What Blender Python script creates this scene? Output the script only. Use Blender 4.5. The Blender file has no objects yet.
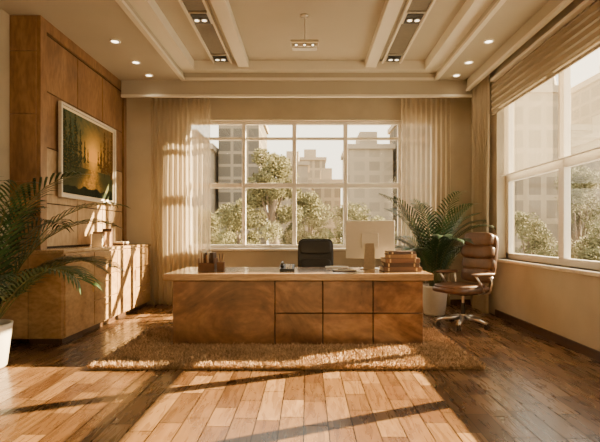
import bpy, bmesh, math, random
from mathutils import Vector, Matrix, noise
random.seed(7)
D=bpy.data; C=bpy.context
COL=C.scene.collection

# ---------------------------------------------------------------- materials
def newmat(name):
    m=D.materials.new(name); m.use_nodes=True
    nt=m.node_tree; b=nt.nodes['Principled BSDF']
    return m,nt,b
def N(nt,t,**k):
    n=nt.nodes.new(t)
    for a,v in k.items(): setattr(n,a,v)
    return n
def plain(name,col,rough=.5,metal=0,noise_amt=.08,nscale=30,bump=0,**kw):
    m,nt,b=newmat(name)
    tc=N(nt,'ShaderNodeTexCoord'); nz=N(nt,'ShaderNodeTexNoise'); nz.inputs['Scale'].default_value=nscale
    nz.inputs['Detail'].default_value=4
    nt.links.new(tc.outputs['Object'],nz.inputs['Vector'])
    r=N(nt,'ShaderNodeValToRGB')
    r.color_ramp.elements[0].position=.3; r.color_ramp.elements[1].position=.7
    r.color_ramp.elements[0].color=[c*(1-noise_amt) for c in col]+[1]
    r.color_ramp.elements[1].color=[min(1,c*(1+noise_amt)) for c in col]+[1]
    nt.links.new(nz.outputs['Fac'],r.inputs['Fac']); nt.links.new(r.outputs['Color'],b.inputs['Base Color'])
    b.inputs['Roughness'].default_value=rough; b.inputs['Metallic'].default_value=metal
    if bump:
        bp=N(nt,'ShaderNodeBump'); bp.inputs['Strength'].default_value=bump; bp.inputs['Distance'].default_value=.01
        nt.links.new(nz.outputs['Fac'],bp.inputs['Height']); nt.links.new(bp.outputs['Normal'],b.inputs['Normal'])
    for k,v in kw.items(): b.inputs[k.replace('_',' ')].default_value=v
    return m
def wood(name,dark,mid,light,scale=(1,8,8),rough=.35,nscale=1.6,figure=1.5,coat=.2):
    m,nt,b=newmat(name)
    tc=N(nt,'ShaderNodeTexCoord'); mp=N(nt,'ShaderNodeMapping'); mp.inputs['Scale'].default_value=scale
    nt.links.new(tc.outputs['Object'],mp.inputs['Vector'])
    n1=N(nt,'ShaderNodeTexNoise'); n1.inputs['Scale'].default_value=nscale; n1.inputs['Detail'].default_value=8
    n1.inputs['Roughness'].default_value=.6; n1.inputs['Distortion'].default_value=figure
    nt.links.new(mp.outputs['Vector'],n1.inputs['Vector'])
    r=N(nt,'ShaderNodeValToRGB'); e=r.color_ramp.elements
    e[0].position=.3; e[0].color=(*dark,1); e[1].position=.7; e[1].color=(*light,1)
    x=e.new(.5); x.color=(*mid,1)
    nt.links.new(n1.outputs['Fac'],r.inputs['Fac'])
    n2=N(nt,'ShaderNodeTexNoise'); n2.inputs['Scale'].default_value=nscale*14; n2.inputs['Detail'].default_value=3
    nt.links.new(mp.outputs['Vector'],n2.inputs['Vector'])
    mx=N(nt,'ShaderNodeMix',data_type='RGBA',blend_type='MULTIPLY'); mx.inputs['Factor'].default_value=.45
    nt.links.new(r.outputs['Color'],mx.inputs['A'])
    r2=N(nt,'ShaderNodeValToRGB'); r2.color_ramp.elements[0].position=.35; r2.color_ramp.elements[0].color=(.45,.4,.35,1); r2.color_ramp.elements[1].position=.6
    nt.links.new(n2.outputs['Fac'],r2.inputs['Fac']); nt.links.new(r2.outputs['Color'],mx.inputs['B'])
    nt.links.new(mx.outputs['Result'],b.inputs['Base Color'])
    b.inputs['Roughness'].default_value=rough; b.inputs['Coat Weight'].default_value=coat; b.inputs['Coat Roughness'].default_value=.2
    return m
def sheer(name,col,transp=.4,transl=.6):
    m,nt,b=newmat(name); nt.nodes.remove(b); out=nt.nodes['Material Output']
    tc=N(nt,'ShaderNodeTexCoord'); mp=N(nt,'ShaderNodeMapping'); mp.inputs['Scale'].default_value=(40,40,3)
    nz=N(nt,'ShaderNodeTexNoise'); nz.inputs['Scale'].default_value=3
    nt.links.new(tc.outputs['Object'],mp.inputs['Vector']); nt.links.new(mp.outputs['Vector'],nz.inputs['Vector'])
    r=N(nt,'ShaderNodeValToRGB'); r.color_ramp.elements[0].color=[c*.92 for c in col]+[1]; r.color_ramp.elements[1].color=(*col,1)
    nt.links.new(nz.outputs['Fac'],r.inputs['Fac'])
    d=N(nt,'ShaderNodeBsdfDiffuse'); tl=N(nt,'ShaderNodeBsdfTranslucent'); tp=N(nt,'ShaderNodeBsdfTransparent')
    nt.links.new(r.outputs['Color'],d.inputs['Color']); nt.links.new(r.outputs['Color'],tl.inputs['Color'])
    a=N(nt,'ShaderNodeMixShader'); a.inputs[0].default_value=transl
    nt.links.new(d.outputs[0],a.inputs[1]); nt.links.new(tl.outputs[0],a.inputs[2])
    c=N(nt,'ShaderNodeMixShader'); c.inputs[0].default_value=transp
    nt.links.new(a.outputs[0],c.inputs[1]); nt.links.new(tp.outputs[0],c.inputs[2])
    nt.links.new(c.outputs[0],out.inputs['Surface'])
    return m
def emit(name,col,s):
    m,nt,b=newmat(name); b.inputs['Emission Color'].default_value=(*col,1); b.inputs['Emission Strength'].default_value=s
    b.inputs['Base Color'].default_value=(*col,1); return m
def attrmat(name,attr,rough=.35,coat=0,grain=None,bump=0,spec=.5):
    m,nt,b=newmat(name)
    at=N(nt,'ShaderNodeAttribute'); at.attribute_name=attr
    src=at.outputs['Color']
    if grain:
        tc=N(nt,'ShaderNodeTexCoord'); mp=N(nt,'ShaderNodeMapping'); mp.inputs['Scale'].default_value=grain
        nz=N(nt,'ShaderNodeTexNoise'); nz.inputs['Scale'].default_value=3; nz.inputs['Detail'].default_value=7; nz.inputs['Distortion'].default_value=1.2
        nt.links.new(tc.outputs['Object'],mp.inputs['Vector']); nt.links.new(mp.outputs['Vector'],nz.inputs['Vector'])
        r=N(nt,'ShaderNodeValToRGB'); r.color_ramp.elements[0].position=.3; r.color_ramp.elements[0].color=(.44,.39,.34,1)
        r.color_ramp.elements[1].position=.7; r.color_ramp.elements[1].color=(1,1,1,1)
        nt.links.new(nz.outputs['Fac'],r.inputs['Fac'])
        mx=N(nt,'ShaderNodeMix',data_type='RGBA',blend_type='MULTIPLY'); mx.inputs['Factor'].default_value=.85
        nt.links.new(src,mx.inputs['A']); nt.links.new(r.outputs['Color'],mx.inputs['B']); src=mx.outputs['Result']
        rr=N(nt,'ShaderNodeMapRange'); rr.inputs['To Min'].default_value=rough*.7; rr.inputs['To Max'].default_value=rough*1.3
        nt.links.new(nz.outputs['Fac'],rr.inputs['Value']); nt.links.new(rr.outputs['Result'],b.inputs['Roughness'])
    else: b.inputs['Roughness'].default_value=rough
    nt.links.new(src,b.inputs['Base Color']); b.inputs['Coat Weight'].default_value=coat; b.inputs['Coat Roughness'].default_value=.15
    b.inputs['Specular IOR Level'].default_value=spec
    return m
def facade(name,wall,glass,sx,sz,mortar=.25):
    m,nt,b=newmat(name)
    tc=N(nt,'ShaderNodeTexCoord'); sp=N(nt,'ShaderNodeSeparateXYZ'); nt.links.new(tc.outputs['Object'],sp.inputs[0])
    ad=N(nt,'ShaderNodeMath',operation='ADD'); nt.links.new(sp.outputs['X'],ad.inputs[0]); nt.links.new(sp.outputs['Y'],ad.inputs[1])
    cb=N(nt,'ShaderNodeCombineXYZ'); nt.links.new(ad.outputs[0],cb.inputs['X']); nt.links.new(sp.outputs['Z'],cb.inputs['Y'])
    br=N(nt,'ShaderNodeTexBrick'); br.offset=0; br.inputs['Scale'].default_value=1
    br.inputs['Brick Width'].default_value=sx; br.inputs['Row Height'].default_value=sz; br.inputs['Mortar Size'].default_value=mortar
    br.inputs['Color1'].default_value=(*glass,1); br.inputs['Color2'].default_value=(*[g*1.35 for g in glass],1); br.inputs['Mortar'].default_value=(*wall,1)
    nt.links.new(cb.outputs[0],br.inputs['Vector']); nt.links.new(br.outputs['Color'],b.inputs['Base Color'])
    b.inputs['Roughness'].default_value=.8; b.inputs['Specular IOR Level'].default_value=.1
    return m

M_wall=plain('wall_paint',(.43,.37,.27),.8,nscale=3,noise_amt=.07)
M_ceil=plain('ceiling_paint',(.41,.37,.295),.8,nscale=2,noise_amt=.03)
M_ceilw=plain('ceiling_trim_paint',(.66,.62,.53),.7,nscale=2,noise_amt=.02)
M_slot=plain('ceiling_channel_grey',(.16,.14,.11),.6)
M_white=plain('white_frame_paint',(.78,.74,.67),.4,noise_amt=.03)
M_panel=wood('wall_panel_wood',(.15,.072,.026),(.25,.13,.052),(.35,.20,.088),(1.2,1.2,.35),.4,1.8,1.4)
M_panel2=wood('panel_light_wood',(.35,.235,.125),(.43,.30,.17),(.49,.355,.21),(1,1,.4),.45,1.6,.8)
M_cab=wood('sideboard_wood',(.28,.155,.062),(.41,.25,.112),(.52,.34,.165),(.8,.8,1.4),.35,1.5,1.8)
M_cabtop=wood('sideboard_top_wood',(.36,.22,.10),(.46,.30,.15),(.56,.38,.20),(2,.4,2),.25,2,1)
M_desk=wood('desk_wood',(.08,.032,.012),(.205,.094,.038),(.36,.185,.082),(.75,.8,1.1),.28,1.3,3.6,.3)
M_desktop=wood('desk_top_wood',(.28,.16,.075),(.40,.25,.13),(.50,.33,.185),(.5,4,4),.2,2,1,.4)
M_dark=wood('dark_trim_wood',(.04,.02,.009),(.07,.034,.015),(.11,.055,.023),(4,.6,4),.35)
M_gap=plain('shadow_gap',(.03,.015,.008),.8)
M_black=plain('black_leather',(.022,.021,.021),.42,nscale=60,bump=.1)
M_blk=plain('black_plastic',(.02,.019,.018),.35)
M_leather=plain('brown_leather',(.10,.045,.019),.38,noise_amt=.3,nscale=14,bump=.12)
M_metal=plain('brushed_metal',(.6,.56,.5),.28,1)
M_brass=plain('brass',(.6,.42,.2),.3,1)
M_mon=plain('monitor_shell',(.58,.55,.48),.4,noise_amt=.02)
M_screen=plain('monitor_glass',(.01,.01,.012),.1)
M_pot=plain('white_ceramic',(.72,.68,.6),.35,noise_amt=.03)
M_soil=plain('soil',(.035,.02,.01),.95,nscale=60,noise_amt=.5)
M_leaf=plain('palm_leaf',(.030,.078,.020),.4,nscale=8,noise_amt=.4)
M_leafd=plain('palm_leaf_dark',(.015,.044,.014),.4,nscale=8,noise_amt=.4)
M_stem=plain('palm_stem',(.10,.10,.03),.6)
M_paper=plain('paper',(.75,.66,.5),.8,nscale=120)
M_bk=[plain('book_cover_brown',(.15,.064,.025),.5),plain('book_cover_tan',(.30,.165,.075),.5),plain('book_cover_dark',(.06,.026,.012),.5),plain('book_cover_cream',(.6,.5,.36),.6)]
M_sheer=sheer('sheer_curtain_fabric',(.60,.50,.36),.42,.6)
M_sheer2=sheer('drape_fabric',(.42,.35,.25),.05,.3)
M_blind=sheer('roman_blind_fabric',(.36,.30,.22),.0,.10)
M_shade=sheer('sheer_shade_fabric',(.75,.66,.52),.86,.6)
M_glow=emit('lamp_glow',(1,.84,.6),9)
M_bulb=emit('bulb_glow',(1,.85,.6),4)
M_grey=plain('sill_stone',(.68,.60,.48),.4)
M_glass,nt,b=newmat('window_glass'); nt.nodes.remove(b)
tp=N(nt,'ShaderNodeBsdfTransparent'); gl=N(nt,'ShaderNodeBsdfGlossy'); gl.inputs['Roughness'].default_value=.03; fr=N(nt,'ShaderNodeMixShader'); fr.inputs[0].default_value=.04
tp.inputs['Color'].default_value=(.98,.97,.94,1)
nt.links.new(tp.outputs[0],fr.inputs[1]); nt.links.new(gl.outputs[0],fr.inputs[2]); nt.links.new(fr.outputs[0],nt.nodes['Material Output'].inputs['Surface'])

# ---------------------------------------------------------------- mesh builder
class B:
    def __init__(s): s.v=[]; s.f=[]; s.mi=[]; s.sm=[]; s.mats=[]; s.M=Matrix.Identity(4)
    def m(s,mat):
        if mat not in s.mats: s.mats.append(mat)
        return s.mats.index(mat)
    def add(s,vs,fs,mat,smooth=False):
        o=len(s.v); i=s.m(mat)
        s.v+= [tuple(s.M@Vector(v)) for v in vs]
        for f in fs: s.f.append([o+k for k in f]); s.mi.append(i); s.sm.append(smooth)
    def box(s,x0,x1,y0,y1,z0,z1,mat,bev=0,rot=None,seg=2):
        bm=bmesh.new(); bmesh.ops.create_cube(bm,size=1)
        c=Vector(((x0+x1)/2,(y0+y1)/2,(z0+z1)/2))
        for v in bm.verts: v.co=Vector((v.co.x*(x1-x0),v.co.y*(y1-y0),v.co.z*(z1-z0)))
        if bev: bmesh.ops.bevel(bm,geom=bm.edges[:],offset=bev,segments=seg,affect='EDGES',profile=.5)
        bm.verts.index_update()
        R=rot if rot else Matrix.Identity(3)
        s.add([c+R@v.co for v in bm.verts],[[v.index for v in f.verts] for f in bm.faces],mat,False); bm.free()
    def cyl(s,p0,p1,r0,r1,mat,n=20,cap=True,smooth=True):
        p0=Vector(p0);p1=Vector(p1);d=(p1-p0).normalized()
        a=d.orthogonal().normalized(); b=d.cross(a)
        vs=[];
        for p,r in((p0,r0),(p1,r1)):
            for i in range(n):
                t=2*math.pi*i/n; vs.append(p+(a*math.cos(t)+b*math.sin(t))*r)
        s.add(vs,[[i,(i+1)%n,n+(i+1)%n,n+i] for i in range(n)],mat,smooth)
        if cap: s.add(vs,[list(range(n))[::-1],list(range(n,2*n))],mat,False)
    def tube(s,pts,r,mat,n=10):
        pts=[Vector(p) for p in pts]; rs=r if isinstance(r,list) else [r]*len(pts)
        vs=[];a=None
        for i,p in enumerate(pts):
            d=(pts[min(i+1,len(pts)-1)]-pts[max(i-1,0)]).normalized()
            if a is None: a=d.orthogonal().normalized()
            a=(a-d*a.dot(d)).normalized(); b=d.cross(a)
            for k in range(n):
                t=2*math.pi*k/n; vs.append(p+(a*math.cos(t)+b*math.sin(t))*rs[i])
        fs=[[i*n+k,i*n+(k+1)%n,(i+1)*n+(k+1)%n,(i+1)*n+k] for i in range(len(pts)-1) for k in range(n)]
        fs+=[list(range(n))[::-1],[(len(pts)-1)*n+k for k in range(n)]]
        s.add(vs,fs,mat,True)
    def lathe(s,c,prof,mat,n=32):
        c=Vector(c);vs=[];
        for r,z in prof:
            for k in range(n):
                t=2*math.pi*k/n; vs.append(c+Vector((r*math.cos(t),r*math.sin(t),z)))
        fs=[[i*n+k,i*n+(k+1)%n,(i+1)*n+(k+1)%n,(i+1)*n+k] for i in range(len(prof)-1) for k in range(n)]
        s.add(vs,fs,mat,True)
    def pad(s,c,r,mat,e=.35,rot=None,n=28,mm=16,bend=0):
        c=Vector(c);vs=[];R=rot if rot else Matrix.Identity(3)
        f=lambda w,p:math.copysign(abs(w)**p,w)
        for i in range(mm+1):
            v=-math.pi/2+math.pi*i/mm
            for k in range(n):
                u=2*math.pi*k/n
                x=r[0]*f(math.cos(v),e)*f(math.cos(u),e); y=r[1]*f(math.cos(v),e)*f(math.sin(u),e); z=r[2]*f(math.sin(v),e)
                y+=bend*x*x
                vs.append(c+R@Vector((x,y,z)))
        fs=[[i*n+k,i*n+(k+1)%n,(i+1)*n+(k+1)%n,(i+1)*n+k] for i in range(mm) for k in range(n)]
        s.add(vs,fs,mat,True)
    def done(s,name,parent=None):
        me=D.meshes.new(name); me.from_pydata(s.v,[],s.f)
        for m in s.mats: me.materials.append(m)
        me.polygons.foreach_set('material_index',s.mi); me.polygons.foreach_set('use_smooth',s.sm)
        me.update(); o=D.objects.new(name,me); COL.objects.link(o)
        if parent: o.parent=parent
        return o
def RZ(a): return Matrix.Rotation(a,3,'Z')
def RX(a): return Matrix.Rotation(a,3,'X')

EYE=1.18
XL,XR,YB,YF,ZC=-3.3,2.7,7.4,-1.2,3.6
# ---------------------------------------------------------------- floor
def make_floor():
    vs=[];fs=[];cols=[]
    w=.15; x=XL-.02
    pal=[(.20,.105,.043),(.155,.08,.032),(.245,.137,.058),(.12,.058,.024),(.30,.175,.08),(.18,.095,.038),(.22,.12,.05),(.14,.07,.028)]
    while x<XR+.05:
        y=YF-random.random()*.6
        while y<YB+.02:
            L=random.choice([.3,.4,.52]); g=.003
            x0,x1,y0,y1=x+g,min(x+w,XR+.1)-g,max(y,YF-.1)+g,min(y+L,YB+.1)-g
            if y1>y0 and x1>x0:
                o=len(vs); vs+=[(x0,y0,0),(x1,y0,0),(x1,y1,0),(x0,y1,0)]; fs.append([o,o+1,o+2,o+3])
                c=random.choice(pal); k=random.uniform(.85,1.12); cols.append(tuple(q*k for q in c)+(1,))
            y+=L
        x+=w
    o=len(vs); vs+=[(XL-.1,YF-.1,-.004),(XR+.1,YF-.1,-.004),(XR+.1,YB+.1,-.004),(XL-.1,YB+.1,-.004)]
    fs.append([o,o+1,o+2,o+3]); cols.append((.02,.01,.005,1))
    vs+=[(a,b_,-.2) for a,b_,_ in vs[o:o+4]]
    for q in ([o+4,o+7,o+6,o+5],[o,o+4,o+5,o+1],[o+1,o+5,o+6,o+2],[o+2,o+6,o+7,o+3],[o+3,o+7,o+4,o]): fs.append(q); cols.append((.04,.018,.008,1))
    me=D.meshes.new('floor'); me.from_pydata(vs,[],fs)
    at=me.color_attributes.new('tone','FLOAT_COLOR','CORNER'); i=0
    for p,c in zip(me.polygons,cols):
        for _ in p.loop_indices: at.data[i].color=c; i+=1
    me.materials.append(attrmat('parquet_planks','tone',.28,.18,(7,1,1)))
    COL.objects.link(D.objects.new('floor',me))
make_floor()

# ---------------------------------------------------------------- walls
T=.25
BW=(-1.99,2.12,.93,3.04)
b=B()
b.box(XL-T,BW[0],YB,YB+T,0,4,M_wall); b.box(BW[1],XR+T,YB,YB+T,0,4,M_wall)
b.box(BW[0],BW[1],YB,YB+T,0,BW[2],M_wall); b.box(BW[0],BW[1],YB,YB+T,BW[3],4,M_wall)
b.done('wall_back')
W2=(2.95,6.4,.82,3.12); W_FILL=(-.7,2.5,.82,3.12)  # nearer right-wall window is unseen, added to let more sunlight onto the floor
b=B()
b.box(XR,XR+T,YF,YB,0,.82,M_wall); b.box(XR,XR+T,YF,YB,3.12,4,M_wall)
for y0,y1 in((YF,W_FILL[0]),(W_FILL[1],W2[0]),(W2[1],YB)): b.box(XR,XR+T,y0,y1,.82,3.12,M_wall)
b.done('wall_right')
b=B(); b.box(XL-T,XL,YF,YB,0,4,M_wall); b.done('wall_left')
b=B(); b.box(XL-T,XR+T,YF-T,YF,0,4,M_wall); b.done('wall_front')
b=B(); b.box(XR-.02,XR,YF,6.42,0,.09,M_dark,.004); b.done('baseboard_right')
b=B(); b.box(-2.5,XR-.02,YB-.02,YB,0,.09,M_dark,.004); b.done('baseboard_back')
b=B(); b.box(XL,XL+.02,YF,4.68,0,.09,M_dark,.004); b.done('baseboard_left')

# ceiling
b=B()
b.box(XL-T,XR+T,YF-T,YB+T,3.84,4.02,M_ceil)
TX0,TX1,TY0,TY1=-1.94,2.02,.4,7.08
b.box(XL,TX0,YF,YB,ZC,3.84,M_ceil); b.box(TX1,XR,YF,YB,ZC,3.84,M_ceil)
b.box(TX0,TX1,TY1,YB,ZC,3.84,M_ceil); b.box(TX0,TX1,YF,TY0,ZC,3.84,M_ceil)
i=.2; z0=3.70
b.box(TX0,TX0+i,TY0,TY1,z0,3.84,M_ceilw); b.box(TX1-i,TX1,TY0,TY1,z0,3.84,M_ceilw)
b.box(TX0+i,TX1-i,TY1-i*.7,TY1,z0,3.84,M_ceilw); b.box(TX0+i,TX1-i,TY0,TY0+i,z0,3.84,M_ceilw)
b.box(TX0-.04,TX0+.02,TY0,TY1+.0,ZC-.02,ZC+.02,M_ceilw); b.box(TX1-.02,TX1+.04,TY0,TY1,ZC-.02,ZC+.02,M_ceilw)
b.box(TX0-.04,TX1+.04,TY1-.02,TY1+.03,ZC-.02,ZC+.02,M_ceilw)
b.done('ceiling')
for k,sx in enumerate((-1,1)):
    b=B()
    cx=sx*.98
    b.box(cx-.085,cx+.085,TY0+.2,TY1-.14,3.73,3.84,M_ceilw,.008)
    cx=sx*1.30
    b.box(cx-.15,cx-.12,TY0+.2,TY1-.14,3.79,3.84,M_ceilw); b.box(cx+.12,cx+.15,TY0+.2,TY1-.14,3.79,3.84,M_ceilw)
    b.box(cx-.12,cx+.12,TY0+.2,TY1-.14,3.82,3.84,M_slot)
    b.done('trim_%d'%(k+1))
b=B(); b.box(-2.94,XR-.002,7.12,7.15,3.36,ZC,M_ceil); b.box(-2.94,XR-.002,7.10,7.16,3.33,3.37,M_ceilw,.004); b.done('trim_3')
b=B(); b.box(2.52,2.55,YF,7.09,3.44,ZC,M_ceil); b.box(2.5,2.56,YF,7.09,3.41,3.45,M_ceilw,.004); b.done('trim_4')

def downlight(x,y,z=ZC,r=.045):
    b=B(); b.lathe((x,y,z),[(r*1.5,0),(r*1.45,-.012),(r*1.05,-.014),(r,-.004)],M_white,24)
    b.lathe((x,y,z),[(r,-.004),(.0001,-.004)],M_glow,24)
    b.done('recessed_downlight')
    L=D.lights.new('downlight_spot','SPOT'); L.energy=10; L.color=(1,.78,.50); L.spot_size=2.0; L.spot_blend=.8; L.shadow_soft_size=.05
    o=D.objects.new('downlight_spot',L); o.location=(x,y,z-.03); COL.objects.link(o)
for py in (41,62,75): 
    Y=2.42*450/(233-py); downlight(-2.42,Y); downlight(2.29,Y)
for Y in (4.3,2.9,1.3): downlight(-2.42,Y); downlight(2.29,Y)
def twin(x,y,s=1):
    b=B(); z=3.82
    b.box(x-.12,x+.12,y-.12*s,y+.12*s,z-.02,z,M_metal,.004)
    b.box(x-.10,x+.10,y-.10*s,y+.10*s,z-.03,z-.02,M_blk,.004)
    for dx in(-.045,.045):
        b.cyl((x+dx,y,z-.03),(x+dx,y,z-.045),.036,.038,M_metal,24); b.cyl((x+dx,y,z-.0451),(x+dx,y,z-.047),.026,.026,M_bulb,24)
    b.done('twin_spot_fixture')
for sx in(-1.3,1.3): twin(sx,5.5,1.2); twin(sx,6.75)
b=B(); y=5.5; x=-.03
b.lathe((x,y,3.84),[(.0001,-.0),(.05,0),(.05,-.02),(.0001,-.025)],M_metal)
b.cyl((x,y,3.82),(x,y,3.52),.006,.006,M_metal,10)
b.box(x-.17,x+.17,y-.07,y+.07,3.475,3.52,M_metal,.012)
b.box(x-.155,x+.155,y-.06,y+.06,3.425,3.475,M_metal,.015)
for dx in(-.1,0,.1):
    b.cyl((x+dx,y-.055,3.45),(x+dx,y-.072,3.447),.02,.022,M_blk,20); b.cyl((x+dx,y-.0721,3.447),(x+dx,y-.074,3.447),.013,.013,M_bulb,20)
b.done('pendant_spot_lamp')

# ---------------------------------------------------------------- windows
b=B(); x0,x1,z0,z1=BW; f=.055; y0,y1=YB+.08,YB+.15
b.box(x0,x0+f,y0,y1,z0,z1,M_white,.006); b.box(x1-f,x1,y0,y1,z0,z1,M_white,.006)
b.box(x0,x1,y0,y1,z0,z0+f,M_white,.006); b.box(x0,x1,y0,y1,z1-f,z1,M_white,.006)
for i_,mx in enumerate((-1.05,-.21,.64,1.54)):
    w=.035 if i_ in(1,2) else .03
    b.box(mx-w,mx+w,y0-.01,y1,z0+f,z1-f,M_white,.006)
b.box(x0+f,x1-f,y0-.005,y1,1.93,2.01,M_white,.006)
b.box(x0+f,x1-f,y0+.01,y1-.015,2.73,2.775,M_white,.004)
b.box(x0+f,x1-f,y0+.03,y0+.036,z0+f,z1-f,M_glass)
b.box(x0-.05,x1+.05,YB-.06,YB+.07,z0-.04,z0,M_white,.008)
b.done('window_1')
for n,(a0,a1,z0,z1) in enumerate((W2,W_FILL)):
    b=B(); f=.08; X0,X1=XR+.13,XR+.2
    b.box(X0,X1,a0,a0+f,z0,z1,M_white,.006); b.box(X0,X1,a1-f,a1,z0,z1,M_white,.006)
    b.box(X0,X1,a0,a1,z0,z0+f,M_white,.006); b.box(X0,X1,a0,a1,z1-f,z1,M_white,.006)
    for q in (((a1-1.4),(a1-2.5)) if n==0 else ((a0+1.1),(a0+2.2))): b.box(X0-.01,X1,q-.055,q+.055,z0+f,z1-f,M_white,.006)
    b.box(X0-.005,X1,a0+f,a1-f,1.90,2.0,M_white,.006)
    b.box(X0+.03,X0+.036,a0+f,a1-f,z0+f,z1-f,M_glass)
    b.box(XR-.05,XR+.12,a0-.03,a1+.03,z0-.04,z0+.0,M_grey,.008)
    b.done('window_%d'%(n+2))  # the last one is the added, out-of-view daylight window
    b=B(); zt=3.34; nf=5; st=.085
    pr=[(2.685,zt)]
    for k in range(nf):
        pr+= [(2.665,zt-.015-k*st),(2.64,zt-.045-k*st),(2.63,zt-.07-k*st),(2.645,zt-.083-k*st)]
    pr.append((2.66,zt-st*nf-.03))
    vs=[]; ys=[a0-.04,a1+.04]
    for yy in ys:
        for p in pr: vs.append((p[0],yy,p[1]))
    n_=len(pr); b.add(vs,[[k,k+1,n_+k+1,n_+k] for k in range(n_-1)],M_blind)
    b.box(2.62,2.698,a0-.04,a1+.04,3.34,3.38,M_white,.004)
    b.box(2.645,2.665,a0-.04,a1+.04,zt-st*nf-.05,zt-st*nf-.02,M_blind,.003)
    b.done('roman_blind')
    b=B(); b.add([(2.743,a0+.02,1.98),(2.743,a1-.02,1.98),(2.743,a1-.02,3.1),(2.743,a0+.02,3.1)],[[0,1,2,3]],M_shade); b.cyl((2.743,a0+.02,1.98),(2.743,a1-.02,1.98),.01,.01,M_white,10); b.done('sheer_roller_shade')

# ---------------------------------------------------------------- curtains
def curtain(name,p0,p1,z0,z1,amp,folds,mat,seed=0):
    rnd=random.Random(seed); p0=Vector(p0);p1=Vector(p1); d=(p1-p0); nrm=Vector((-d.y,d.x)).normalized()
    nu=folds*12; nv=14; vs=[]
    ph=[rnd.uniform(.6,1.4) for _ in range(folds+2)]
    for j in range(nv+1):
        v=j/nv; z=z0+(z1-z0)*v
        for i in range(nu+1):
            u=i/nu; k=u*folds; a=amp*(ph[int(k)]*(1-(k%1))+ph[int(k)+1]*(k%1))*(1-.35*v)
            s_=math.sin(2*math.pi*k+.4*math.sin(3*v+seed))
            w=.012*math.sin(5*v+k)
            p=p0+d*u+nrm*(a*s_+w)
            vs.append((p.x,p.y,z))
    fs=[[j*(nu+1)+i,j*(nu+1)+i+1,(j+1)*(nu+1)+i+1,(j+1)*(nu+1)+i] for j in range(nv) for i in range(nu)]
    b=B(); b.add(vs,fs,mat,True)
    b.cyl((p0.x,p0.y,z1+.015),(p1.x,p1.y,z1+.015),.012,.012,M_white,10)
    return b.done(name)
curtain('sheer_curtain',(-2.52,7.27),(-1.56,7.27),.02,3.5,.024,12,M_sheer,1)
curtain('sheer_curtain',(1.52,7.27),(2.32,7.27),.02,3.5,.024,10,M_sheer,2)
curtain('drape_curtain',(2.6,6.44),(2.6,7.05),.02,3.5,.035,9,M_sheer2,3)

# ---------------------------------------------------------------- wood feature wall
b=B()
PX=-2.96
b.box(XL,PX-.04,5.0,7.38,0,ZC,M_panel)
b.box(PX-.04,PX,5.0,5.12,1.0,ZC,M_panel); b.box(PX-.04,PX,7.28,7.38,1.0,ZC,M_panel); b.box(PX-.04,PX,5.12,7.28,3.47,ZC,M_panel)
ys=[5.14,5.85,6.56,7.26]; zs=[1.02,1.52,2.16,2.8,3.45]
for yi in range(3):
    for zi in range(4):
        b.box(PX-.04,PX-.02,ys[yi]+.006,ys[yi+1]-.006,zs[zi]+.006,zs[zi+1]-.006,M_panel2 if zi<2 else M_panel,.003)
b.box(PX-.041,PX-.035,5.12,7.28,1.0,3.47,M_gap)
for z in (1.0,1.75,2.5,3.2):
    b.box(XL+.005,PX-.045,4.985,5.0,z+.006,(z+.75 if z<2.4 else (3.2 if z<3 else ZC))-.006,M_panel,.003)
b.done('wood_wall_panel')

# ---------------------------------------------------------------- sideboard
b=B(); CX=-2.56; Hh=1.0
b.box(-2.955,CX+.0,4.98,7.32,.07,Hh-.035,M_cab); b.box(XL+.03,CX,4.72,4.975,.07,Hh-.035,M_cab)
b.box(XL+.03,CX+.02,4.70,4.98,Hh-.035,Hh,M_cabtop,.004); b.box(-2.955,CX+.02,4.975,7.33,Hh-.035,Hh,M_cabtop,.004)
b.box(-2.95,CX-.04,4.78,7.30,0.0,.07,M_dark)
edges=[4.73,5.38,6.03,6.68,7.31]
for k in range(4):
    a0,a1=edges[k],edges[k+1]
    if k in(0,2):
        b.box(CX,CX+.02,a0+.006,a1-.006,.08,Hh-.045,M_cab,.003)
        b.box(CX+.02,CX+.035,a1-.05,a1-.035,.48,.64,M_brass,.003)
    else:
        for q in range(3):
            z0=.08+q*.292; b.box(CX,CX+.02,a0+.006,a1-.006,z0+.004,z0+.288,M_cab,.003)
            b.box(CX+.02,CX+.035,(a0+a1)/2-.07,(a0+a1)/2+.07,z0+.2,z0+.212,M_brass,.003)
b.box(XL+.035,-2.92,4.705,4.72,.08,Hh-.045,M_cab,.003); b.box(-2.912,CX-.005,4.705,4.72,.08,Hh-.045,M_cab,.003)
b.done('sideboard')
b=B()
b.box(-2.86,-2.70,6.0,6.02+.2,1.0,1.2,M_bk[1],.006); b.box(-2.85,-2.71,5.95,5.99,1.0,1.17,M_bk[3],.003); b.box(-2.84,-2.71,6.24,6.28,1.0,1.24,M_bk[2],.003)
b.done('book_group')
b=B(); b.box(-2.80,-2.62,6.42,6.64,1.0,1.03,M_bk[2],.004); b.box(-2.795,-2.625,6.425,6.635,1.03,1.055,M_bk[3],.004); b.done('stacked_notebooks')

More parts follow.
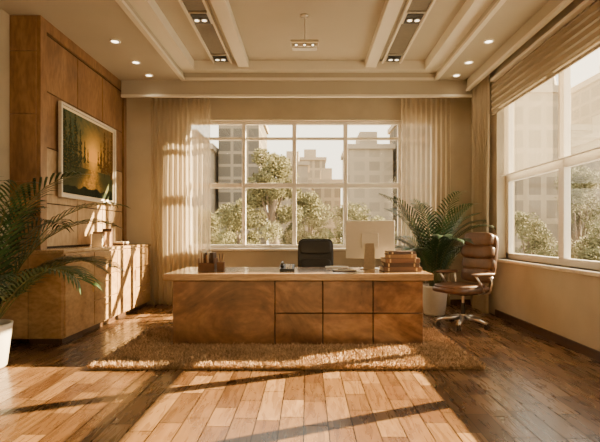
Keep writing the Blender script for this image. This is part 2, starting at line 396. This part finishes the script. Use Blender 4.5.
# ---------------------------------------------------------------- painting
def painting():
    y0,y1,z0,z1=5.34,6.87,1.61,2.75; X=-2.955
    root=D.objects.new('framed_painting',None); COL.objects.link(root)
    b=B(); f=.03
    for q in ((y0,y0+f,z0,z1),(y1-f,y1,z0,z1),(y0+f,y1-f,z0,z0+f),(y0+f,y1-f,z1-f,z1)): b.box(X,X+.045,q[0],q[1],q[2],q[3],M_mat,.006)
    b.box(X,X+.015,y0+f,y1-f,z0+f,z1-f,M_paper)
    b.done('frame',root)
    g=.03; a0,a1,c0,c1=y0+f+g,y1-f-g,z0+f+g,z1-f-g; nx,nz=220,150
    V=Vector; vs=[];cs=[]
    # trees: x, base height, top height, crown half width
    trees=[(.03,.22,1.0,.10),(.13,.30,.93,.075),(.22,.26,1.02,.085),(.31,.34,.84,.055),(.39,.36,.72,.04),(.45,.38,.62,.028),
           (.66,.38,.64,.03),(.72,.35,.78,.045),(.80,.30,.95,.07),(.88,.33,.88,.06),(.97,.24,1.02,.09)]
    for j in range(nz+1):
        for i in range(nx+1):
            u=i/nx; v=j/nz
            vs.append((X+.018,a0+(a1-a0)*u,c0+(c1-c0)*v))
            n=noise.noise(V((u*7,v*6,0)))*.5+noise.noise(V((u*20,v*18,3)))*.4+noise.noise(V((u*50,v*45,8)))*.4
            glow=math.exp(-((u-.56)**2/.035+(v-.52)**2/.07))
            c=V((.06,.075,.04)).lerp(V((.95,.52,.10)),min(1,glow*1.15+.12*n))
            c=c.lerp(V((.32,.13,.025)),.45*max(0,min(1,(u-.45)*1.8))*(1-glow))
            if v<.36:
                c=V((.05,.055,.022)).lerp(V((.75,.40,.08)),max(0,min(1,math.exp(-((u-.56+.25*(.36-v))**2)/(.004+.10*(.36-v)))*(.75+1.2*n))))
            elif v<.47:
                c=c.lerp(V((.03,.04,.015)),max(0,.6+n)*(1-glow*.8))
            for tx,tb,tt,cw in trees:
                if tb<v<tt:
                    if abs(u-tx+.004*math.sin(v*12))<.0045: c=V((.016,.012,.008))
                    q=(tt-v)/(tt-tb)
                    if v>tb+.06 and abs(u-tx)<cw*(.15+.85*q)*(.75+.9*noise.noise(V((v*28,tx*9,u*14)))):
                        lit=max(0,noise.noise(V((u*55,v*55,5)))+.0)
                        c=(V((.012,.026,.012)) if tx<.5 else V((.07,.035,.008))).lerp(V((.30,.17,.03)),lit*.7)
            if v<.10+.06*noise.noise(V((u*9,0,2))): c=V((.012,.018,.008))*(1+n)
            cs.append((max(0,c.x),max(0,c.y),max(0,c.z),1))
    me=D.meshes.new('canvas'); me.from_pydata(vs,[],[[j*(nx+1)+i,j*(nx+1)+i+1,(j+1)*(nx+1)+i+1,(j+1)*(nx+1)+i] for j in range(nz) for i in range(nx)])
    at=me.color_attributes.new('paint','FLOAT_COLOR','POINT')
    at.data.foreach_set('color',[min(1,q) for c in cs for q in c])
    me.materials.append(attrmat('painted_canvas','paint',.7,spec=.1)); o=D.objects.new('canvas',me); COL.objects.link(o); o.parent=root
M_mat=plain('silver_frame',(.66,.62,.56),.35,.2)
painting()

# ---------------------------------------------------------------- rug
def rug():
    rx0,rx1,ry0,ry1=-1.87,1.52,3.88,5.45
    vs=[];fs=[];cols=[]
    def q(a,c):
        o=len(vs); vs.extend(a); fs.append(list(range(o,o+len(a)))); cols.append(c)
    bc=(.22,.15,.085,1)
    q([(rx0,ry0,.012),(rx1,ry0,.012),(rx1,ry1,.012),(rx0,ry1,.012)],bc)
    for e in ([(rx0,ry0,0),(rx1,ry0,0),(rx1,ry0,.012),(rx0,ry0,.012)],[(rx1,ry0,0),(rx1,ry1,0),(rx1,ry1,.012),(rx1,ry0,.012)],[(rx1,ry1,0),(rx0,ry1,0),(rx0,ry1,.012),(rx1,ry1,.012)],[(rx0,ry1,0),(rx0,ry0,0),(rx0,ry0,.012),(rx0,ry1,.012)]): q(e,bc)
    rnd=random.Random(3)
    for _ in range(75000):
        x=rnd.uniform(rx0-.01,rx1+.01); y=ry0-.01+(ry1-ry0+.02)*rnd.random()**1.25
        if -1.46<x<1.27 and y>4.64: continue
        h=rnd.uniform(.025,.055); a=rnd.random()*6.28; l=rnd.uniform(.008,.03); w=.0048
        dx,dy=math.cos(a)*l,math.sin(a)*l; px,py=-math.sin(a)*w,math.cos(a)*w
        k=rnd.uniform(.5,1.35); n=1+.3*noise.noise(Vector((x*5,y*5,0)))
        q([(x-px,y-py,.008),(x+px,y+py,.008),(x+dx+px*.5,y+dy+py*.5,h*.8),(x+dx*1.6,y+dy*1.6,h)],(.49*k*n,.33*k*n,.185*k*n,1))
    me=D.meshes.new('shag_rug'); me.from_pydata(vs,[],fs)
    at=me.color_attributes.new('yarn','FLOAT_COLOR','CORNER'); buf=[]
    for p,c in zip(me.polygons,cols): buf+=list(c)*p.loop_total
    at.data.foreach_set('color',buf)
    me.materials.append(attrmat('rug_yarn','yarn',.9,spec=.1)); COL.objects.link(D.objects.new('shag_rug',me))
rug()

# ---------------------------------------------------------------- desk
b=B(); DZ=.76
x0,x1,y0,y1=-1.40,1.21,4.72,5.48; zb=.014
b.box(x0+.01,x1-.01,y0,y0+.03,zb,.675,M_gap)
for s0,s1 in((x0,x0+.04),(x1-.04,x1)): b.box(s0,s1,y0-.0,y1,zb,.68,M_desk,.004)
cx=[x0,-.335,.165,.69,x1]
b.box(x0,cx[1]-.005,y0-.025,y0,zb,.678,M_desk,.004)
for k in (1,2,3):
    b.box(cx[k]+.005,cx[k+1]-(.005 if k<3 else 0),y0-.025,y0,zb,.337,M_desk,.004)
    b.box(cx[k]+.005,cx[k+1]-(.005 if k<3 else 0),y0-.025,y0,.347,.678,M_desk,.004)
b.box(x0+.04,-.75,y0+.03,y1-.05,zb,.678,M_desk); b.box(.6,x1-.04,y0+.03,y1-.05,zb,.678,M_desk)
for sx0,sx1 in((x0+.04,-.75),(.6,x1-.04)):
    for q in range(3): 
        b.box(sx0+.01,sx1-.01,y1-.05,y1-.03,zb+.01+q*.22,zb+.22+q*.22,M_desk,.004); b.box((sx0+sx1)/2-.06,(sx0+sx1)/2+.06,y1-.03,y1-.015,zb+.13+q*.22,zb+.14+q*.22,M_brass)
b.box(x0+.02,x1-.02,y0,y1,.678,.69,M_gap)
b.box(-1.48,1.30,4.62,5.56,.69,DZ,M_desktop,.006)
b.done('executive_desk')

def book(b,c,l,w,h,cov,rot=0):
    cx,cy,cz=c; R=RZ(rot)
    def bb(x0,x1,y0,y1,z0,z1,m):
        ce=Vector(((x0+x1)/2,(y0+y1)/2,0)); r=R@ce
        b.box(cx+r.x-(x1-x0)/2,cx+r.x+(x1-x0)/2,cy+r.y-(y1-y0)/2,cy+r.y+(y1-y0)/2,cz+z0,cz+z1,m,.0015,rot=R,seg=1)
    bb(-l/2,l/2,-w/2,w/2,0,.006,cov); bb(-l/2,l/2,-w/2,w/2,h-.006,h,cov)
    bb(-l/2,l/2,-w/2,-w/2+.006,.004,h-.004,cov)
    for q in (-.36,.36): bb(q*l-.008,q*l+.008,-w/2-.002,-w/2,.006,h-.006,M_brass)
    bb(-l/2+.008,l/2-.008,-w/2+.008,w/2-.006,.006,h-.006,M_paper)
b=B(); z=DZ
for l,w,h,m,r in ((.42,.28,.05,M_bk[0],.03),(.38,.27,.045,M_bk[2],-.05),(.38,.26,.05,M_bk[0],.06),(.33,.22,.04,M_bk[1],-.1),(.30,.2,.035,M_bk[2],.08)):
    book(b,(1.03,5.0,z),l,w,h,m,r); z+=h
b.done('book_stack')
b=B()
b.box(-1.20,-1.02,4.96,5.16,DZ,DZ+.012,M_bk[0],.003)
for x in (-1.20,-1.142,-1.084,-1.028): b.box(x,x+.008,4.96,5.16,DZ+.012,DZ+.14,M_bk[0],.002)
b.box(-1.20,-1.02,4.955,4.963,DZ,DZ+.09,M_bk[0],.002)
x=-1.188
for w,h,m in ((.016,.22,M_bk[3]),(.014,.20,M_bk[1]),(.010,.23,M_paper)):
    b.box(x,x+w,4.97,5.15,DZ+.012,DZ+h,m,.002); b.box(x+.058,x+w+.058,4.97,5.15,DZ+.012,DZ+h-.02,(M_bk[2] if m is M_bk[3] else m),.002); x+=w+.0
b.box(-1.072,-1.036,4.97,5.15,DZ+.012,DZ+.20,M_bk[2],.003)
b.done('desk_file_organizer')
b=B(); b.box(-.995,-.915,4.96,5.04,DZ,DZ+.10,M_bk[0],.006)
for i in range(6):
    a=i*1.05; b.cyl((-.955+.015*math.cos(a),5.0+.015*math.sin(a),DZ+.09),(-.955+.034*math.cos(a),5.0+.034*math.sin(a),DZ+.18+.012*(i%3)),.004,.004,[M_brass,M_blk,M_bk[1]][i%3],8)
b.done('pen_cup')
b=B(); b.add([(-.30,4.92,DZ),(-.14,4.92,DZ),(-.14,5.08,DZ),(-.30,5.08,DZ),(-.30,4.92,DZ+.025),(-.14,4.92,DZ+.025),(-.14,5.08,DZ+.07),(-.30,5.08,DZ+.07)],[[3,2,1,0],[4,5,6,7],[0,1,5,4],[1,2,6,5],[2,3,7,6],[3,0,4,7]],M_blk)
b.tube([(-.275,4.95,DZ+.05),(-.28,5.0,DZ+.085),(-.275,5.06,DZ+.085)],[.018,.012,.018],M_blk)
for i in range(3):
    for j in range(4): b.box(-.235+.026*i,-.218+.026*i,4.94+.03*j,4.956+.03*j,DZ+.028+.0085*j,DZ+.042+.0085*j,M_metal,.002)
b.done('desk_telephone')
root=Matrix.Translation((.74,5.28,DZ))@Matrix.Rotation(math.radians(-14),4,'Z')
b=B(); b.M=root
b.box(-.285,.285,-.006,.012,.12,.565,M_mon,.004); b.box(-.10,.10,-.02,-.006,.24,.42,M_mon,.006)
b.box(-.275,.275,.012,.016,.135,.555,M_screen)
b.add([(-.05,-.028,.30),(.05,-.028,.30),(.05,-.018,.30),(-.05,-.018,.30),(-.07,-.10,.0),(.07,-.10,.0),(.07,-.088,.0),(-.07,-.088,.0)],[[0,1,5,4],[1,2,6,5],[2,3,7,6],[3,0,4,7],[0,3,2,1]],M_metal)
b.box(-.11,.11,-.115,.09,0,.01,M_metal,.004)
b.done('computer_monitor')
b=B(); b.box(.22,.50,5.36,5.48,DZ,DZ+.015,M_white,.005)
for i in range(10):
    for j in range(4): b.box(.232+i*.0245,.252+i*.0245,5.368+j*.027,5.39+j*.027,DZ+.015,DZ+.02,M_mon,.001)
b.done('keyboard')
b=B(); b.box(.28,.54,4.90,5.08,DZ,DZ+.012,M_bk[2],.003); b.box(.29,.53,4.905,5.075,DZ+.012,DZ+.016,M_paper); b.cyl((.34,4.95,DZ+.021),(.48,4.99,DZ+.021),.005,.004,M_blk,10); b.done('notepad')

# ---------------------------------------------------------------- office chairs
def office_chair(loc,yaw,mat,high,name):
    b=B(); b.M=Matrix.Translation(loc)@Matrix.Rotation(yaw,4,'Z')
    for k in range(5):
        a=2*math.pi*k/5+.3; c,s_=math.cos(a),math.sin(a)
        b.tube([(.03*c,.03*s_,.125),(.18*c,.18*s_,.105),(.31*c,.31*s_,.075)],[.032,.024,.017],M_metal,10)
        b.cyl((.305*c,.305*s_,.08),(.305*c,.305*s_,.045),.009,.009,M_blk,8)
        for o_ in(-.016,.016):
            q=Vector((.305*c-s_*o_,.305*s_+c*o_,.029)); w=Vector((-s_,c,0))*.009
            b.cyl(q-w,q+w,.029,.029,M_blk,16)
    b.cyl((0,0,.09),(0,0,.16),.045,.04,M_metal); b.cyl((0,0,.16),(0,0,.30),.028,.028,M_blk); b.cyl((0,0,.28),(0,0,.42),.018,.018,M_metal)
    b.box(-.12,.12,-.13,.13,.405,.44,M_blk,.008)
    b.pad((0,-.04,.475),(.27,.30,.045),mat,.45); b.pad((0,-.06,.515),(.245,.27,.035),mat,.5)
    b.tube([(0,.1,.42),(0,.24,.43),(0,.31,.50),(0,.33,.66)],.018,M_metal)
    H=1.17
    if high:
        n=4; z0=.56; hh=(H-z0)/n
        for i in range(n):
            t=(i+.5)/n; z=z0+hh*(i+.5); y=.24+.10*t+.03*math.sin(t*6)
            w=.235+.02*math.sin(t*3.1)-(.02 if i==n-1 else 0)
            b.pad((0,y-.01,z),(w,.06,hh*.62),mat,.55,rot=RX(-.14),bend=-.35)
        b.pad((0,.325,z0+(H-z0)*.5),(.25,.04,(H-z0)*.5),mat,.4,rot=RX(-.15),bend=-.3)
    else:
        b.pad((0,.29,.83),(.25,.045,.27),mat,.3,rot=RX(-.08),bend=-.35)
        b.pad((0,.26,.70),(.22,.04,.13),mat,.4,rot=RX(-.08),bend=-.35)
        b.pad((0,.275,.98),(.22,.035,.10),mat,.4,rot=RX(-.08),bend=-.35)
    for sx in(-1,1):
        x=sx*.285
        b.tube([(sx*.2,.05,.43),(x,.05,.45),(x+sx*.01,-.02,.56),(x+sx*.01,-.10,.66)],.013,M_metal)
        b.tube([(sx*.2,.15,.43),(x,.15,.45),(x+sx*.01,.18,.56),(x+sx*.01,.16,.66)],.013,M_metal)
        b.pad((x+sx*.01,.02,.675),(.035,.19,.022),mat,.6)
    return b.done(name)
def yaw_for(dx,dy): return math.atan2(dx,-dy)
office_chair((.12,6.02,0),yaw_for(0,-1),M_black,False,'office_chair')
office_chair((1.97,5.68,0),yaw_for(-.88,-.46),M_leather,True,'office_chair')

# ---------------------------------------------------------------- palms
def frond(b,base,az,L,el0,el1,mat,rnd,leafL=.2,N_=28):
    base=Vector(base); h=Vector((math.cos(az),math.sin(az),0)); side=Vector((-math.sin(az),math.cos(az),0))
    steps=30; p=base.copy(); pts=[p.copy()]; tans=[]
    for i in range(steps):
        t=i/steps; el=el0+(el1-el0)*t**2.0; d=h*math.cos(el)+Vector((0,0,1))*math.sin(el); p=p+d*L/steps; pts.append(p.copy()); tans.append(d)
    tans.append(tans[-1])
    b.tube([pts[i] for i in range(0,31,3)],[.008-.006*i/30 for i in range(0,31,3)],M_stem,6)
    for k in range(N_):
        t=.28+.72*k/(N_-1); i=min(30,int(t*30)); P=pts[i]; T_=tans[i]; U=side.cross(T_).normalized()
        if U.z<0: U=-U
        l=leafL*(math.sin(math.pi*min(1,(t-.1)/.95))**.6*.85+.25)*rnd.uniform(.85,1.1)
        for sg in(-1,1):
            d=(T_*(.6+.5*t)+side*sg*(1-.35*t)+U*.2).normalized(); wd=(T_-d*T_.dot(d)).normalized()*.0105
            m1=P+d*l*.35; m2=P+d*l*.72-Vector((0,0,.08*l)); e=P+d*l-Vector((0,0,.26*l))
            b.add([P-wd*.4,P+wd*.4,m1+wd,m1-wd,m2+wd*.8,m2-wd*.8,e],[[0,1,2,3],[3,2,4,5],[5,4,6]],mat,False)
def palm(name,loc,potprof,fr,leafL,z0,seed,lim):
    rnd=random.Random(seed); b=B()
    b.lathe(loc,potprof,M_pot); r=potprof[-2][0]
    b.lathe(loc,[(r,potprof[-2][1]),(.0001,potprof[-2][1]+.01)],M_soil)
    x,y,_=loc
    for i,(az,L,e0,e1) in enumerate(fr):
        frond(b,(x+.05*math.cos(az),y+.05*math.sin(az),z0),az,L,e0,e1,(M_leaf,M_leafd)[i%2],rnd,leafL)
    (a0,a1,c0,c1)=lim
    b.v=[(min(max(v[0],a0),a1),min(max(v[1],c0),c1),v[2]) for v in b.v]
    return b.done(name)
rnd=random.Random(21); fr=[]
for i in range(24):
    az=i*2.399; ring=i/24
    L=rnd.uniform(1.5,1.78) if ring<.55 else rnd.uniform(1.0,1.3)
    e0=rnd.uniform(1.38,1.54) if ring<.55 else rnd.uniform(1.15,1.35)
    e1=rnd.uniform(-.5,.5) if ring<.55 else rnd.uniform(-.9,-.1)
    if math.sin(az)>.2 or math.cos(az)>.7: L*=.88
    fr.append((az,L,e0,e1))
palm('potted_palm',(1.84,6.50,0),[(.0001,.0),(.13,0),(.15,.02),(.19,.40),(.195,.43),(.175,.43),(.165,.37),(.16,.36)],fr,.25,.36,11,(0,2.5,0,7.16))
rnd=random.Random(4); fr=[]
for i in range(24):
    az=i*2.399+.4; ring=i/24
    L=rnd.uniform(1.45,1.75) if ring<.5 else rnd.uniform(1.0,1.3)
    e0=rnd.uniform(1.25,1.5) if ring<.5 else rnd.uniform(.8,1.15)
    e1=rnd.uniform(-.9,.2) if ring<.5 else rnd.uniform(-.9,-.2)
    if math.cos(az)<-.1: L*=.6
    fr.append((az,L,e0,e1))
palm('potted_palm',(-2.80,3.92,0),[(.0001,.0),(.14,0),(.16,.02),(.20,.36),(.205,.39),(.185,.39),(.17,.33),(.165,.32)],fr,.32,.34,5,(-3.27,0,0,4.66))

# ---------------------------------------------------------------- exterior
M_t=plain('tree_leaves',(.15,.14,.068),.8,nscale=.8,noise_amt=.25,Specular_IOR_Level=.1); M_tr=plain('tree_bark',(.16,.12,.085),.9)
def tree(x,y,zt,r,seed,n=5000,zg=-9):
    rnd=random.Random(seed); b=B(); b.tube([(x,y,zg),(x+.1,y,zt-3*r),(x,y+.1,zt-r)],[.3,.2,.06],M_tr)
    cl=[]
    for i in range(30):
        a=rnd.random()*6.28; h=rnd.uniform(0,1); rr=r*math.sqrt(rnd.random())*(1-.6*h)
        cl.append((x+rr*math.cos(a),y+rr*math.sin(a),zt-2.6*r+2.5*r*h,rnd.uniform(.22,.38)*r))
        if i%3==0: b.tube([(x,y,zt-2.4*r),(cl[-1][0],cl[-1][1],cl[-1][2])],[.06,.02],M_tr,6)
    vs=[];fs=[]
    for _ in range(n):
        c=rnd.choice(cl); d=Vector((rnd.gauss(0,1),rnd.gauss(0,1),rnd.gauss(0,1))).normalized()*c[3]*rnd.uniform(.5,1.05)
        P=Vector(c[:3])+d; u=Vector((rnd.gauss(0,1),rnd.gauss(0,1),rnd.gauss(0,1))).normalized(); v=u.orthogonal().normalized(); s_=rnd.uniform(.035,.07)
        o=len(vs); vs+=[P-u*s_,P+v*s_*.6,P+u*s_,P-v*s_*.6]; fs.append([o,o+1,o+2,o+3])
    b.add(vs,fs,M_t); b.done('tree')
tree(-1.3,16.5,4.2,1.15,1,14000); tree(.1,18,2.7,1.3,2,13000); tree(-2.9,19,2.4,1.3,3,11000); tree(-4.8,21,2.2,1.4,12,9000); tree(1.7,18,2.2,1.2,4,11000); tree(3.2,20,1.8,1.3,9,9000); tree(5.2,21,2.1,1.3,10,9000)
tree(12.4,20.5,4.0,1.8,5,14000); tree(10.4,21,2.2,1.3,6,9000); tree(9.3,14,1.4,1.2,8,8000)
F1=facade('office_facade_dark',(.24,.205,.155),(.10,.09,.075),2.0,1.7,.2)
F2=facade('office_facade_pale',(.38,.32,.24),(.27,.23,.175),2.2,2.0,.35)
F3=facade('apartment_facade',(.34,.285,.205),(.20,.17,.13),1.8,2.4,.3)
M_extw=plain('exterior_concrete',(.37,.31,.23),.8)
def bld(x0,x1,y0,y1,zt,mat,top=0):
    b=B(); b.box(x0,x1,y0,y1,-10,zt,mat); b.box(x0-.3,x1+.3,y0-.3,y1+.3,zt,zt+.7,M_extw)
    b.box(x0+(x1-x0)*.3,x1-(x1-x0)*.3,y0+2,y1-2,zt+.7,zt+3,M_extw)
    if top: b.cyl(((x0+x1)/2,(y0+y1)/2,zt+3),((x0+x1)/2,(y0+y1)/2,zt+3+top),1.6,.05,M_extw,12)
    b.done('building')
bld(-11.8,-6.4,60,72,17,F1); bld(-20,-12.4,58,70,12,F2); bld(-5.8,.2,85,95,14,F2); bld(1.2,6,80,92,10,F3); bld(6.0,12.6,66,76,13.5,F2); bld(13.2,20,60,72,17,F1); bld(-3,4.5,110,120,19,F3)
bld(21.5,26.5,46,56,15.5,F3); bld(28.2,33,52,62,13,F2,9); bld(27.5,33,40,48,10,F3); bld(34,42,48,58,19,F1); bld(43,50,58,68,12,F3)
b=B(); b.box(-150,200,9,220,-10.2,-10,plain('street_ground_mat',(.3,.25,.2),.9)); b.done('street_ground')

# ---------------------------------------------------------------- light
w=D.worlds.new('sky'); C.scene.world=w; w.use_nodes=True; nt=w.node_tree; bg=nt.nodes['Background']
tc=N(nt,'ShaderNodeTexCoord'); sp=N(nt,'ShaderNodeSeparateXYZ'); r=N(nt,'ShaderNodeValToRGB')
nt.links.new(tc.outputs['Generated'],sp.inputs[0]); nt.links.new(sp.outputs['Z'],r.inputs['Fac']); nt.links.new(r.outputs['Color'],bg.inputs['Color'])
r.color_ramp.elements[0].position=0; r.color_ramp.elements[0].color=(1,.84,.59,1)
r.color_ramp.elements[1].position=.6; r.color_ramp.elements[1].color=(.80,.77,.70,1)
e=r.color_ramp.elements.new(.2); e.color=(1,.91,.71,1)
bg.inputs['Strength'].default_value=4.3
S=D.lights.new('sun','SUN'); S.energy=75; S.color=(1,.76,.44); S.angle=.007
so=D.objects.new('sun',S); COL.objects.link(so)
el=math.radians(24); az=Vector((1,.42,0)).normalized()
tosun=az*math.cos(el)+Vector((0,0,math.sin(el)))
so.rotation_euler=tosun.to_track_quat('Z','Y').to_euler(); so.location=(12,8,8)

cam=D.cameras.new('camera'); co=D.objects.new('camera',cam); COL.objects.link(co)
co.location=(0,0,EYE); co.rotation_euler=(math.pi/2,0,0); cam.lens=27; cam.sensor_width=36; cam.shift_x=-7/600; cam.shift_y=12/600; cam.clip_end=500
C.scene.camera=co
